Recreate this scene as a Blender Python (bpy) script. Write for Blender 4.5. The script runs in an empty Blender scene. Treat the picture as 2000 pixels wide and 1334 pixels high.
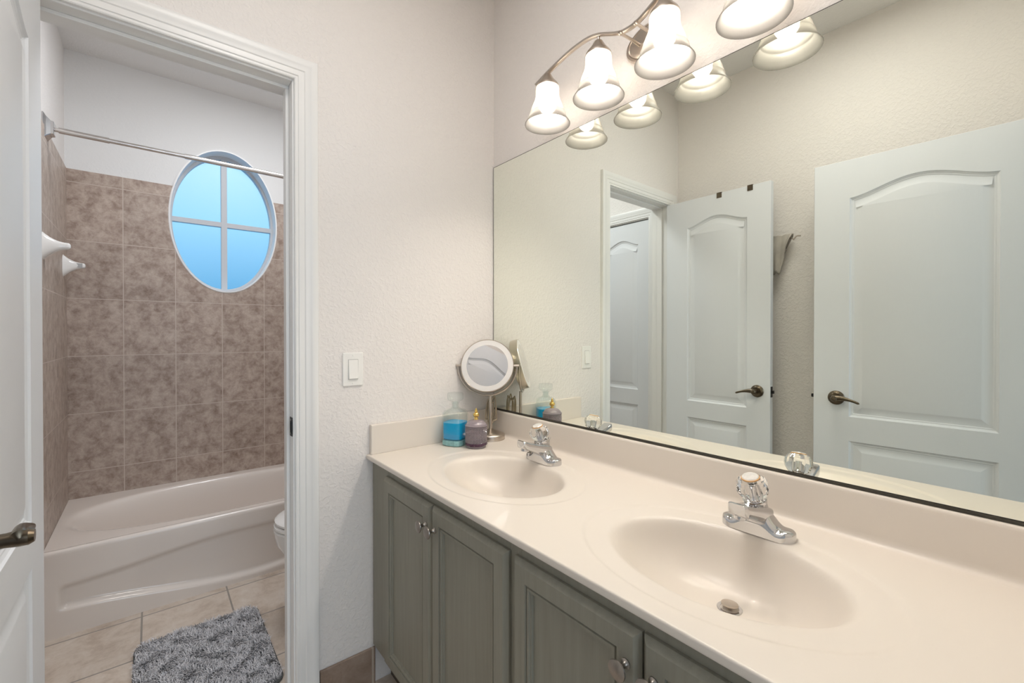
import bpy, bmesh, math, random
from math import sin, cos, pi, radians, sqrt
from mathutils import Vector, Matrix

random.seed(7)
S = bpy.context.scene
COL = S.collection

# ------------------------------------------------------------------ camera
cam_d = bpy.data.cameras.new('camera')
cam_d.sensor_width = 36.0
cam_d.lens = 860.0 / 2000.0 * 36.0
cam_d.shift_y = -(667 - 656.2) / 2000.0
cam_d.clip_start = 0.01
cam = bpy.data.objects.new('camera', cam_d)
COL.objects.link(cam)
cam.location = (-1.149, -1.522, 1.245)
cam.rotation_euler = (radians(90 - 0.37), 0, radians(-39.39))
S.camera = cam

# ------------------------------------------------------------------ colour management
S.view_settings.view_transform = 'Standard'
S.view_settings.look = 'None'
S.view_settings.gamma = 1.0
S.view_settings.exposure = 0.48
S.view_settings.use_curve_mapping = False
S.cycles.use_denoising = True
S.cycles.max_bounces = 14
S.cycles.diffuse_bounces = 6
S.cycles.glossy_bounces = 6
S.cycles.transmission_bounces = 10
S.cycles.transparent_max_bounces = 16
S.cycles.blur_glossy = 0.6
S.cycles.sample_clamp_indirect = 6.0

# ------------------------------------------------------------------ world: clear daylight sky
w = bpy.data.worlds.new('sky')
S.world = w
w.use_nodes = True
wn, wl = w.node_tree.nodes, w.node_tree.links
wn.clear()
wo = wn.new('ShaderNodeOutputWorld')
bg = wn.new('ShaderNodeBackground')
tc = wn.new('ShaderNodeTexCoord')
sep = wn.new('ShaderNodeSeparateXYZ')
rp = wn.new('ShaderNodeValToRGB')
cr = rp.color_ramp
cr.elements[0].position = 0.05
cr.elements[0].color = (0.085, 0.36, 0.66, 1)
cr.elements[1].position = 0.30
cr.elements[1].color = (0.40, 0.74, 1.0, 1)
e = cr.elements.new(0.20)
e.color = (0.31, 0.68, 1.0, 1)
wl.new(tc.outputs['Generated'], sep.inputs[0])
wl.new(sep.outputs['Z'], rp.inputs[0])
wl.new(rp.outputs[0], bg.inputs['Color'])
bg.inputs['Strength'].default_value = 0.82
wl.new(bg.outputs[0], wo.inputs[0])

# ------------------------------------------------------------------ lights: added bath and vanity ceiling fills, bedroom daylight
BULB = 160.0


def area(name, loc, rot, sx, sy, power, col):
    d = bpy.data.lights.new(name, 'AREA')
    d.shape = 'RECTANGLE'
    d.size, d.size_y = sx, sy
    d.energy = power
    d.color = col
    o = bpy.data.objects.new(name, d)
    o.location = loc
    o.rotation_euler = rot
    COL.objects.link(o)
    return o


area('bath_ceiling_fill', (-0.66, 0.80, 2.73), (0, 0, 0), 0.4, 0.4, 10.5, (0.95, 0.97, 1.0))  # unseen fill light added to brighten the bath, no fixture behind it
area('bedroom_window_daylight', (-0.95, -5.05, 1.45), (radians(90), 0, 0), 2.4, 1.9, 36.0, (0.84, 0.92, 1.0))
area('vanity_ceiling_fill', (-0.80, -0.95, 2.72), (0, 0, 0), 0.45, 0.45, 6.3, (1.0, 0.96, 0.92))  # unseen fill light added to lift the vanity walls, not a real lamp


# ------------------------------------------------------------------ helpers
class MB:
    """collects geometry for ONE mesh object"""

    def __init__(s):
        s.v, s.f = [], []

    def add(s, vs, fs):
        o = len(s.v)
        s.v += [tuple(x) for x in vs]
        s.f += [tuple(i + o for i in f) for f in fs]
        return s

    def box(s, x0, x1, y0, y1, z0, z1):
        vs = [(x, y, z) for x in (x0, x1) for y in (y0, y1) for z in (z0, z1)]
        return s.add(vs, [(0, 1, 3, 2), (4, 6, 7, 5), (0, 4, 5, 1), (2, 3, 7, 6), (0, 2, 6, 4), (1, 5, 7, 3)])

    def loft(s, rings, closed=True, cap0=True, cap1=True):
        n = len(rings[0])
        vs = [p for r in rings for p in r]
        fs = []
        for i in range(len(rings) - 1):
            for j in range(n if closed else n - 1):
                k = (j + 1) % n
                fs.append((i * n + j, i * n + k, (i + 1) * n + k, (i + 1) * n + j))
        if cap0:
            fs.append(tuple(range(n - 1, -1, -1)))
        if cap1:
            b = (len(rings) - 1) * n
            fs.append(tuple(range(b, b + n)))
        return s.add(vs, fs)

    def lathe(s, prof, c=(0, 0, 0), axis=(0, 0, 1), n=32, mod=None):
        """prof: list of (radius, height along axis)"""
        q = Vector((0, 0, 1)).rotation_difference(Vector(axis).normalized())
        rings = []
        for i, (r, h) in enumerate(prof):
            ring = []
            for k in range(n):
                t = 2 * pi * k / n
                rr = max(r, 1e-5)
                if mod:
                    rr *= mod(i, t, h)
                ring.append(Vector(c) + q @ Vector((rr * cos(t), rr * sin(t), h)))
            rings.append(ring)
        return s.loft(rings)

    def tube(s, path, rad, n=10, caps=True):
        P = [Vector(p) for p in path]
        m = len(P)
        R = rad if isinstance(rad, (list, tuple)) else [rad] * m
        rings = []
        up = None
        for i in range(m):
            t = (P[min(i + 1, m - 1)] - P[max(i - 1, 0)]).normalized()
            if up is None:
                up = Vector((0, 0, 1)) if abs(t.z) < 0.9 else Vector((1, 0, 0))
            a = t.cross(up).normalized()
            b = a.cross(t).normalized()
            up = b
            r = R[i] if isinstance(R[i], (list, tuple)) else (R[i], R[i])
            rings.append([P[i] + a * cos(2 * pi * k / n) * r[0] + b * sin(2 * pi * k / n) * r[1] for k in range(n)])
        return s.loft(rings, cap0=caps, cap1=caps)

    def grid(s, xs, ys, fn, flip=False):
        nx, ny = len(xs), len(ys)
        vs = [fn(x, y) for x in xs for y in ys]
        fs = []
        for i in range(nx - 1):
            for j in range(ny - 1):
                q = (i * ny + j, (i + 1) * ny + j, (i + 1) * ny + j + 1, i * ny + j + 1)
                fs.append(q[::-1] if flip else q)
        return s.add(vs, fs)

    def build(s, name, m, parent=None, smooth=35, bevel=0, seg=2, recalc=True, loc=None):
        me = bpy.data.meshes.new(name)
        me.from_pydata(s.v, [], s.f)
        if recalc:
            bm = bmesh.new()
            bm.from_mesh(me)
            bmesh.ops.recalc_face_normals(bm, faces=bm.faces)
            bm.to_mesh(me)
            bm.free()
        return finish(me, name, m, parent, smooth, bevel, seg, loc)


def finish(me, name, m, parent=None, smooth=35, bevel=0, seg=2, loc=None):
    if smooth:
        me.shade_smooth()
        me.set_sharp_from_angle(angle=radians(smooth))
    me.materials.append(m)
    o = bpy.data.objects.new(name, me)
    COL.objects.link(o)
    if parent:
        o.parent = parent
    if loc:
        o.location = loc
    if bevel:
        b = o.modifiers.new('bevel', 'BEVEL')
        b.width = bevel
        b.segments = seg
        b.limit_method = 'ANGLE'
        b.angle_limit = radians(40)
        b.harden_normals = False
    return o


def tag(o, label=None, cat=None, group=None, kind=None):
    if label:
        o['label'] = label
    if cat:
        o['category'] = cat
    if group:
        o['group'] = group
    if kind:
        o['kind'] = kind
    return o


def thing(name, label, cat, loc=(0, 0, 0), rz=0, group=None, kind=None):
    o = bpy.data.objects.new(name, None)
    o.empty_display_size = 0.05
    COL.objects.link(o)
    o.location = loc
    o.rotation_euler = (0, 0, rz)
    return tag(o, label, cat, group, kind)


def copy_tree(o, parent=None):
    c = o.copy()
    COL.objects.link(c)
    if parent:
        c.parent = parent
    for ch in list(o.children):
        copy_tree(ch, c)
    return c


def inset(poly, d):
    """move a counter-clockwise 2D loop inward by d"""
    n = len(poly)
    out = []
    for i in range(n):
        p0, p1, p2 = Vector(poly[i - 1]), Vector(poly[i]), Vector(poly[(i + 1) % n])
        a, b = (p1 - p0).normalized(), (p2 - p1).normalized()
        na, nb = Vector((-a.y, a.x)), Vector((-b.y, b.x))
        k = 1 + na.dot(nb)
        mv = (na + nb) / max(k, 0.3)
        out.append(tuple(p1 + mv * d))
    return out


def fill_holes(bm, loops, mp):
    """one planar face set: loops[0] outside, others holes; mp maps 2D to 3D. Returns vert loops"""
    res, ed = [], []
    for lp in loops:
        vs = [bm.verts.new(mp(*p)) for p in lp]
        for i in range(len(vs)):
            ed.append(bm.edges.new((vs[i], vs[(i + 1) % len(vs)])))
        res.append(vs)
    bmesh.ops.triangle_fill(bm, use_beauty=True, use_dissolve=False, edges=ed)
    return res


def bridge(bm, A, B):
    n = len(A)
    for i in range(n):
        k = (i + 1) % n
        bm.faces.new((A[i], A[k], B[k], B[i]))


def slab_with_holes(name, m, outer, holes, mp, d0, d1, parent=None, smooth=35):
    """thick plate: 2D outline + holes at depth d0..d1; mp(u, v, d)"""
    bm = bmesh.new()
    a = fill_holes(bm, [outer] + holes, lambda u, v: mp(u, v, d0))
    b = fill_holes(bm, [outer] + holes, lambda u, v: mp(u, v, d1))
    for p, q in zip(a, b):
        bridge(bm, p, q)
    bmesh.ops.recalc_face_normals(bm, faces=bm.faces)
    me = bpy.data.meshes.new(name)
    bm.to_mesh(me)
    bm.free()
    return finish(me, name, m, parent, smooth)


def rect(a, b, c, d):
    return [(a, c), (b, c), (b, d), (a, d)]


def sstep(a, b, x):
    t = min(1, max(0, (x - a) / (b - a)))
    return t * t * (3 - 2 * t)


# ------------------------------------------------------------------ materials
def new_mat(name):
    m = bpy.data.materials.new(name)
    m.use_nodes = True
    nt = m.node_tree
    b = nt.nodes['Principled BSDF']
    return m, nt, b


def pmat(name, col, rough=0.5, metal=0.0, spec=0.5, trans=0.0, ior=1.45, coat=0.0, var=0.0, vscale=8.0,
         bump=0.0, bscale=60.0, bdist=0.002, stretch=None, emit=None, estr=0.0, rvar=0.0):
    m, nt, b = new_mat(name)
    N, L = nt.nodes, nt.links
    b.inputs['Base Color'].default_value = (*col, 1)
    b.inputs['Roughness'].default_value = rough
    b.inputs['Metallic'].default_value = metal
    b.inputs['Specular IOR Level'].default_value = spec
    b.inputs['Transmission Weight'].default_value = trans
    b.inputs['IOR'].default_value = ior
    b.inputs['Coat Weight'].default_value = coat
    if emit:
        b.inputs['Emission Color'].default_value = (*emit, 1)
        b.inputs['Emission Strength'].default_value = estr
    tcn = N.new('ShaderNodeTexCoord')
    vec = tcn.outputs['Object']
    if stretch:
        mpn = N.new('ShaderNodeMapping')
        mpn.inputs['Scale'].default_value = stretch
        L.new(vec, mpn.inputs['Vector'])
        vec = mpn.outputs[0]
    if var:
        nz = N.new('ShaderNodeTexNoise')
        nz.inputs['Scale'].default_value = vscale
        nz.inputs['Detail'].default_value = 5
        L.new(vec, nz.inputs['Vector'])
        mx = N.new('ShaderNodeMix')
        mx.data_type = 'RGBA'
        mx.inputs['A'].default_value = (*[c * (1 - var) for c in col], 1)
        mx.inputs['B'].default_value = (*[min(1, c * (1 + var)) for c in col], 1)
        L.new(nz.outputs['Fac'], mx.inputs['Factor'])
        L.new(mx.outputs['Result'], b.inputs['Base Color'])
    if bump:
        nb = N.new('ShaderNodeTexNoise')
        nb.inputs['Scale'].default_value = bscale
        nb.inputs['Detail'].default_value = 3
        L.new(vec, nb.inputs['Vector'])
        bn = N.new('ShaderNodeBump')
        bn.inputs['Strength'].default_value = bump
        bn.inputs['Distance'].default_value = bdist
        L.new(nb.outputs['Fac'], bn.inputs['Height'])
        L.new(bn.outputs[0], b.inputs['Normal'])
    return m


def plaster(name, col, strength=0.40, scale=78.0):
    """knock-down textured painted drywall"""
    m, nt, b = new_mat(name)
    N, L = nt.nodes, nt.links
    b.inputs['Base Color'].default_value = (*col, 1)
    b.inputs['Roughness'].default_value = 0.62
    b.inputs['Specular IOR Level'].default_value = 0.3
    t = N.new('ShaderNodeTexCoord')
    n1 = N.new('ShaderNodeTexNoise')
    n1.inputs['Scale'].default_value = scale
    n1.inputs['Detail'].default_value = 4
    n1.inputs['Distortion'].default_value = 0.6
    r1 = N.new('ShaderNodeValToRGB')
    r1.color_ramp.elements[0].position = 0.46
    r1.color_ramp.elements[1].position = 0.62
    n2 = N.new('ShaderNodeTexNoise')
    n2.inputs['Scale'].default_value = scale * 4
    n2.inputs['Detail'].default_value = 2
    ad = N.new('ShaderNodeMath')
    ad.operation = 'MULTIPLY_ADD'
    ad.inputs[1].default_value = 0.25
    bn = N.new('ShaderNodeBump')
    bn.inputs['Strength'].default_value = strength
    bn.inputs['Distance'].default_value = 0.0022
    L.new(t.outputs['Object'], n1.inputs['Vector'])
    L.new(t.outputs['Object'], n2.inputs['Vector'])
    L.new(n1.outputs['Fac'], r1.inputs[0])
    L.new(n2.outputs['Fac'], ad.inputs[0])
    L.new(r1.outputs[0], ad.inputs[2])
    L.new(ad.outputs[0], bn.inputs['Height'])
    L.new(bn.outputs[0], b.inputs['Normal'])
    return m


def tile(name, axes, tw, th, ox, oy, cols, grout, gw=0.004, rough=0.35, nscale=9.0, offset=0.0):
    """procedural stone-look ceramic tile; axes = the two object axes the grid runs along"""
    m, nt, b = new_mat(name)
    N, L = nt.nodes, nt.links
    t = N.new('ShaderNodeTexCoord')
    sp = N.new('ShaderNodeSeparateXYZ')
    L.new(t.outputs['Object'], sp.inputs[0])
    cb = N.new('ShaderNodeCombineXYZ')
    for k, (ax, o) in enumerate(zip(axes, (ox, oy))):
        a = N.new('ShaderNodeMath')
        a.operation = 'SUBTRACT'
        a.inputs[1].default_value = o
        L.new(sp.outputs['XYZ'.index(ax)], a.inputs[0])
        L.new(a.outputs[0], cb.inputs[k])
    br = N.new('ShaderNodeTexBrick')
    br.offset = offset
    br.squash = 1.0
    br.inputs['Scale'].default_value = 1.0
    br.inputs['Brick Width'].default_value = tw
    br.inputs['Row Height'].default_value = th
    br.inputs['Mortar Size'].default_value = gw
    br.inputs['Mortar Smooth'].default_value = 0.1
    br.inputs['Bias'].default_value = 0.0
    br.inputs['Color1'].default_value = (0.94, 0.94, 0.94, 1)
    br.inputs['Color2'].default_value = (1.04, 1.04, 1.04, 1)
    br.inputs['Mortar'].default_value = (1, 1, 1, 1)
    L.new(cb.outputs[0], br.inputs['Vector'])
    n1 = N.new('ShaderNodeTexNoise')
    n1.inputs['Scale'].default_value = nscale
    n1.inputs['Detail'].default_value = 9
    n1.inputs['Roughness'].default_value = 0.74
    n1.inputs['Distortion'].default_value = 0.25
    L.new(t.outputs['Object'], n1.inputs['Vector'])
    rm = N.new('ShaderNodeValToRGB')
    c = rm.color_ramp
    c.elements[0].position = 0.30
    c.elements[0].color = (*cols[0], 1)
    c.elements[1].position = 0.70
    c.elements[1].color = (*cols[2], 1)
    c.elements.new(0.5).color = (*cols[1], 1)
    L.new(n1.outputs['Fac'], rm.inputs[0])
    ml = N.new('ShaderNodeMix')
    ml.data_type = 'RGBA'
    ml.blend_type = 'MULTIPLY'
    ml.inputs['Factor'].default_value = 1.0
    L.new(rm.outputs[0], ml.inputs['A'])
    L.new(br.outputs['Color'], ml.inputs['B'])
    mx = N.new('ShaderNodeMix')
    mx.data_type = 'RGBA'
    L.new(br.outputs['Fac'], mx.inputs['Factor'])
    L.new(ml.outputs['Result'], mx.inputs['A'])
    mx.inputs['B'].default_value = (*grout, 1)
    L.new(mx.outputs['Result'], b.inputs['Base Color'])
    b.inputs['Roughness'].default_value = rough
    bn = N.new('ShaderNodeBump')
    bn.invert = True
    bn.inputs['Strength'].default_value = 0.6
    bn.inputs['Distance'].default_value = 0.002
    L.new(br.outputs['Fac'], bn.inputs['Height'])
    L.new(bn.outputs[0], b.inputs['Normal'])
    return m


def shade_mat():
    m, nt, b = new_mat('frosted_white_glass')
    N, L = nt.nodes, nt.links
    N.remove(b)
    o = N['Material Output']
    tr = N.new('ShaderNodeBsdfTranslucent')
    tr.inputs['Color'].default_value = (0.25, 0.24, 0.225, 1)
    df = N.new('ShaderNodeBsdfDiffuse')
    df.inputs['Color'].default_value = (0.22, 0.212, 0.20, 1)
    tp = N.new('ShaderNodeBsdfTransparent')
    tp.inputs['Color'].default_value = (1, 0.99, 0.97, 1)
    gl = N.new('ShaderNodeBsdfGlossy')
    gl.inputs['Roughness'].default_value = 0.25
    m1 = N.new('ShaderNodeMixShader')
    m1.inputs[0].default_value = 0.55
    m2 = N.new('ShaderNodeMixShader')
    m2.inputs[0].default_value = 0.14
    m3 = N.new('ShaderNodeMixShader')
    m3.inputs[0].default_value = 0.05
    L.new(df.outputs[0], m1.inputs[1])
    L.new(tr.outputs[0], m1.inputs[2])
    L.new(m1.outputs[0], m2.inputs[1])
    L.new(tp.outputs[0], m2.inputs[2])
    L.new(m2.outputs[0], m3.inputs[1])
    L.new(gl.outputs[0], m3.inputs[2])
    L.new(m3.outputs[0], o.inputs[0])
    return m


def clear_glass(name, tint):
    m, nt, b = new_mat(name)
    N, L = nt.nodes, nt.links
    N.remove(b)
    tp = N.new('ShaderNodeBsdfTransparent')
    tp.inputs['Color'].default_value = (*tint, 1)
    gl = N.new('ShaderNodeBsdfGlossy')
    gl.inputs['Roughness'].default_value = 0.03
    fr = N.new('ShaderNodeLayerWeight')
    fr.inputs['Blend'].default_value = 0.5
    pw = N.new('ShaderNodeMath')
    pw.operation = 'POWER'
    pw.inputs[1].default_value = 3.0
    ma = N.new('ShaderNodeMath')
    ma.operation = 'MULTIPLY_ADD'
    ma.inputs[1].default_value = 0.45
    ma.inputs[2].default_value = 0.04
    L.new(fr.outputs['Facing'], pw.inputs[0])
    L.new(pw.outputs[0], ma.inputs[0])
    mx = N.new('ShaderNodeMixShader')
    L.new(ma.outputs[0], mx.inputs[0])
    L.new(tp.outputs[0], mx.inputs[1])
    L.new(gl.outputs[0], mx.inputs[2])
    L.new(mx.outputs[0], N['Material Output'].inputs[0])
    return m


def window_glass():
    m, nt, b = new_mat('obscure_window_glass')
    N, L = nt.nodes, nt.links
    N.remove(b)
    o = N['Material Output']
    tp = N.new('ShaderNodeBsdfTransparent')
    tp.inputs['Color'].default_value = (0.96, 0.98, 1.0, 1)
    gl = N.new('ShaderNodeBsdfGlossy')
    gl.inputs['Roughness'].default_value = 0.3
    nz = N.new('ShaderNodeTexNoise')
    nz.inputs['Scale'].default_value = 220
    bn = N.new('ShaderNodeBump')
    bn.inputs['Strength'].default_value = 0.5
    bn.inputs['Distance'].default_value = 0.002
    L.new(nz.outputs['Fac'], bn.inputs['Height'])
    L.new(bn.outputs[0], gl.inputs['Normal'])
    mx = N.new('ShaderNodeMixShader')
    mx.inputs[0].default_value = 0.06
    L.new(tp.outputs[0], mx.inputs[1])
    L.new(gl.outputs[0], mx.inputs[2])
    L.new(mx.outputs[0], o.inputs[0])
    return m


M_WALL = plaster('cream_wall_paint', (0.79, 0.757, 0.73))
M_TUBWALL = plaster('white_bath_wall_paint', (0.78, 0.78, 0.775), 0.15)
M_CEIL = plaster('ceiling_paint', (0.80, 0.79, 0.775), 0.3)
M_TRIM = pmat('white_trim_paint', (0.80, 0.795, 0.78), 0.32)
M_DOOR = pmat('white_grained_door_paint', (0.755, 0.775, 0.805), 0.42, bump=0.12, bscale=30, bdist=0.0015, stretch=(14, 14, 1))
M_WTILE_B = tile('taupe_wall_tile_back', 'XZ', 0.2335, 0.3105, -1.499, 0.5, [(0.22, 0.150, 0.115), (0.42, 0.33, 0.275), (0.58, 0.49, 0.425)], (0.56, 0.48, 0.42), 0.0022, 0.45, 20)
M_WTILE_S = tile('taupe_wall_tile_side', 'YZ', 0.2335, 0.3105, 1.79, 0.5, [(0.26, 0.19, 0.15), (0.44, 0.36, 0.305), (0.58, 0.50, 0.44)], (0.56, 0.48, 0.43), 0.0022, 0.45, 20)
M_FLOOR = tile('stone_look_floor_tile', 'XY', 0.317, 0.3165, -0.866, 0.046, [(0.42, 0.33, 0.26), (0.60, 0.51, 0.43), (0.70, 0.63, 0.56)], (0.30, 0.27, 0.24), 0.0035, 0.42, 8)
M_BASE = tile('brown_base_tile', 'XZ', 0.317, 0.40, -0.545, -0.1, [(0.20, 0.14, 0.10), (0.30, 0.22, 0.17), (0.38, 0.30, 0.24)], (0.45, 0.38, 0.31), 0.004, 0.4, 9)
M_SAGE = pmat('sage_green_cabinet_paint', (0.262, 0.252, 0.205), 0.45, var=0.16, vscale=9, bump=0.45, bscale=22, bdist=0.0012, stretch=(9, 9, 0.6))
M_MARBLE = pmat('cream_cultured_marble', (0.725, 0.668, 0.602), 0.34, coat=0.08, var=0.015, vscale=3)
M_CHROME = pmat('chrome', (0.62, 0.62, 0.63), 0.05, 1.0)
M_NICKEL = pmat('brushed_nickel', (0.56, 0.50, 0.44), 0.30, 1.0)
M_PEWTER = pmat('aged_pewter', (0.36, 0.33, 0.30), 0.30, 1.0, var=0.2, vscale=90)
M_BRONZE = pmat('oil_rubbed_bronze', (0.16, 0.13, 0.095), 0.28, 1.0, var=0.25, vscale=60)
M_BLACK = pmat('blackened_metal', (0.03, 0.03, 0.03), 0.45, 0.6)
M_MIRROR = pmat('mirror_silver', (0.93, 0.965, 0.89), 0.0, 1.0)
M_MIRROR2 = pmat('small_mirror_silver', (0.76, 0.745, 0.74), 0.0, 1.0)
M_MEDGE = pmat('dark_mirror_edge', (0.045, 0.04, 0.03), 0.5)
M_ACRYL = pmat('clear_acrylic', (1, 1, 1), 0.02, trans=1.0, ior=1.45)
M_GLASS = clear_glass('clear_glass', (0.965, 0.985, 0.98))
M_GBASE = pmat('clear_glass_base_cyan_glints', (0.42, 0.78, 0.86), 0.12, trans=0.35, ior=1.3, var=0.35, vscale=160)  # clear glass base, its cyan glints painted into the colour
M_BLUE = pmat('blue_mouthwash', (0.0, 0.50, 0.90), 0.05, trans=0.35, ior=1.33)
M_LILAC = pmat('lilac_cut_glass', (0.50, 0.43, 0.47), 0.08, trans=0.5, ior=1.5, spec=0.8)
M_PURPLE = pmat('dark_purple_soap', (0.06, 0.02, 0.05), 0.2)
M_GOLD = pmat('gold_metal', (0.80, 0.56, 0.18), 0.18, 1.0)
M_PORC = pmat('white_porcelain', (0.84, 0.83, 0.81), 0.10, coat=0.4)
M_TUB = pmat('white_enamel_tub', (0.765, 0.695, 0.64), 0.16, coat=0.25)
M_PLASTIC = pmat('white_switch_plastic', (0.84, 0.83, 0.80), 0.3)
M_SHADE = shade_mat()
M_BULB = pmat('lit_bulb', (1, 1, 1), 0.4, emit=(1.0, 0.91, 0.81), estr=BULB)
M_CAPW = pmat('white_silver_cap', (0.80, 0.78, 0.75), 0.25, 0.3, var=0.25, vscale=140)
M_AMBER = pmat('amber_cap_ring', (0.62, 0.36, 0.16), 0.4)
M_CORD = pmat('translucent_tan_cord', (0.42, 0.35, 0.25), 0.35)
M_LEDRING = pmat('frosted_light_ring', (0.74, 0.725, 0.71), 0.5)
M_CHROME_OLD = pmat('spotted_chrome_rod', (0.72, 0.69, 0.67), 0.22, 1.0, var=0.2, vscale=30)
M_TOWEL = pmat('grey_towel_cloth', (0.42, 0.39, 0.35), 0.95, var=0.35, vscale=14, bump=0.5, bscale=300, bdist=0.002)
M_SOCKET = pmat('grey_socket', (.45, .45, .45), .4)
M_PANE = window_glass()
M_VINYL = pmat('backlit_white_vinyl', (0.56, 0.58, 0.61), 0.4)  # white vinyl, its backlit shade put into the base colour as grey
M_LINER = pmat('bright_white_liner', (0.88, 0.88, 0.88), 0.35)
M_BED = plaster('bedroom_wall_paint', (0.70, 0.68, 0.65), 0.2)
M_WOODFLOOR = pmat('bedroom_carpet', (0.42, 0.38, 0.34), 0.9, bump=0.4, bscale=200)

# ------------------------------------------------------------------ setting: shell
ZC = 2.752
XL = -1.498          # left wall face
YB = -1.58           # back wall face
YT = 1.79            # bath back wall (painted face)
XR = 0.035           # bath right wall
JL, JR, JH = -1.386, -0.800, 2.043     # bath doorway jamb faces


def S_(o, label=None, cat=None):
    return tag(o, label, cat, kind='structure')


S_(MB().box(-1.7, 0.25, -1.64, 1.95, -0.1, 0.0).build('floor', M_FLOOR, smooth=0), 'pale stone-look tiled floor of both bathroom spaces', 'floor')
S_(MB().box(-1.7, 0.25, -1.70, 1.95, ZC, ZC + 0.1).build('ceiling', M_CEIL, smooth=0), 'plain white ceiling over vanity and bath', 'ceiling')
# wall with the bath doorway (face y = 0)
S_(slab_with_holes('wall_front', M_WALL, [(XL - .002, 0), (JL - .02, 0), (JL - .02, JH + .02), (JR + .02, JH + .02), (JR + .02, 0), (0.10, 0), (0.10, ZC), (XL - .002, ZC)], [],
                   lambda u, v, d: (u, d, v), 0.0, 0.115), 'textured cream wall with the bath doorway and light switch', 'wall')
S_(MB().box(0.0, 0.12, YB - .12, 0.0, 0, ZC).build('wall_right', M_WALL, smooth=0), 'textured cream wall behind the big vanity mirror', 'wall')
# left wall with the closet door opening
D3A, D3B, D3H = 0.215, 0.665, 2.030
S_(slab_with_holes('wall_left', M_WALL, [(-1.70, 0), (D3A - .02, 0), (D3A - .02, D3H + .02), (D3B + .02, D3H + .02), (D3B + .02, 0), (1.91, 0), (1.91, ZC), (-1.70, ZC)], [],
                   lambda u, v, d: (d, u, v), XL, XL - .12), 'cream left wall seen in the mirror behind the open doors', 'wall')
MB().box(XL - .30, XL - .12, D3A - .05, D3B + .05, 0, 2.1).build('wall_closet', M_WALL, smooth=0)
S_(bpy.data.objects['wall_closet'], 'wall closing the closet behind the narrow door', 'wall')
# back wall with the entry doorway the camera looks in from
EL, ER = -1.355, -0.600
S_(slab_with_holes('wall_back', M_WALL, [(-1.70, 0), (EL, 0), (EL, 2.05), (ER, 2.05), (ER, 0), (0.12, 0), (0.12, ZC), (-1.70, ZC)], [],
                   lambda u, v, d: (u, d, v), YB, YB - .12), 'wall behind the viewer with the entry doorway', 'wall')
# bath shell
WX, WZ, WA, WB = -0.776, 1.947, 0.290, 0.449


def ellipse(cx, cz, a, b, n=72):
    return [(cx + a * cos(2 * pi * k / n), cz + b * sin(2 * pi * k / n)) for k in range(n)]


S_(slab_with_holes('wall_bath_back', M_TUBWALL, rect(XL - .12, XR + .12, 0, ZC), [ellipse(WX, WZ, WA, WB)],
                   lambda u, v, d: (u, d, v), YT, YT + .14), 'white upper wall over the bathtub with oval window', 'wall')
S_(MB().box(XR, XR + .12, 0.115, YT, 0, ZC).build('wall_bath_right', M_TUBWALL, smooth=0), 'wall at the toilet and foot of the bath', 'wall')
TT = 2.120
# tile field: lower outline notched by the oval
th0 = math.asin((TT - WZ) / (WB - .004))
arc = [(WX + (WA - .004) * cos(t), WZ + (WB - .004) * sin(t)) for t in [th0 - (pi + 2 * th0) * k / 60 for k in range(61)]]
S_(slab_with_holes('wall_tile_back', M_WTILE_B, [(XL, 0.30), (XR, 0.30), (XR, TT)] + arc + [(XL, TT)], [],
                   lambda u, v, d: (u, d, v), YT - .008, YT + .0), 'taupe mottled ceramic tile surround behind the bathtub', 'wall')
S_(MB().box(XL, XL + .008, 0.98, YT - .008, 0.30, TT).build('wall_tile_left', M_WTILE_S, smooth=0), 'taupe mottled ceramic tile on the left end of the bath', 'wall')
S_(MB().box(XR - .008, XR, 0.98, YT - .008, 0.30, TT).build('wall_tile_right', M_WTILE_S, smooth=0), 'taupe mottled ceramic tile on the right end of the bath', 'wall')
# bedroom beyond the entry doorway (only seen in reflections)
S_(MB().box(-3.2, 1.6, -5.3, -1.64, -0.1, 0.0).build('floor_bedroom', M_WOODFLOOR, smooth=0), 'carpeted bedroom floor beyond the entry doorway', 'floor')
S_(MB().box(-3.2, 1.6, -5.3, -1.70, ZC, ZC + .1).build('ceiling_bedroom', M_CEIL, smooth=0), 'bedroom ceiling beyond the entry doorway', 'ceiling')
S_(MB().box(-3.3, -3.2, -5.3, -1.6, 0, ZC).build('wall_bedroom_left', M_BED, smooth=0), 'left bedroom wall beyond the entry doorway', 'wall')
S_(MB().box(1.6, 1.7, -5.3, -1.6, 0, ZC).build('wall_bedroom_right', M_BED, smooth=0), 'right bedroom wall beyond the entry doorway', 'wall')
S_(MB().box(-3.3, -1.70, -1.70, -1.58, 0, ZC).box(.12, 1.7, -1.70, -1.58, 0, ZC).build('wall_bedroom_front', M_BED, smooth=0), 'bedroom wall either side of the entry doorway', 'wall')
S_(slab_with_holes('wall_bedroom_back', M_BED, rect(-3.3, 1.7, 0, ZC), [rect(-2.15, 0.25, 0.5, 2.4)],
                   lambda u, v, d: (u, d, v), -5.0, -5.04), 'far bedroom wall with a bright daylight window', 'wall')

# ------------------------------------------------------------------ doorway trim
CAS = [(0, 0), (0, .010), (.003, .012), (.010, .0105), (.012, .013), (.016, .0135), (.028, .0125), (.031, .015), (.035, .0155),
       (.047, .0165), (.050, .018), (.062, .0185), (.068, .0165), (.070, .012), (.070, 0)]


def casing(name, a, b, h, mp):
    """mitred three-sided casing; mp(u, v, d) d = distance off the wall"""
    m = MB()
    rings = []
    for (u, v, su, sv) in ((a, 0.0, -1, 0), (a, h, -1, 1), (b, h, 1, 1), (b, 0.0, 1, 0)):
        rings.append([mp(u + su * o, v + sv * o, t) for o, t in CAS])
    m.loft(rings)
    return S_(m.build(name, M_TRIM, smooth=25))


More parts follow.
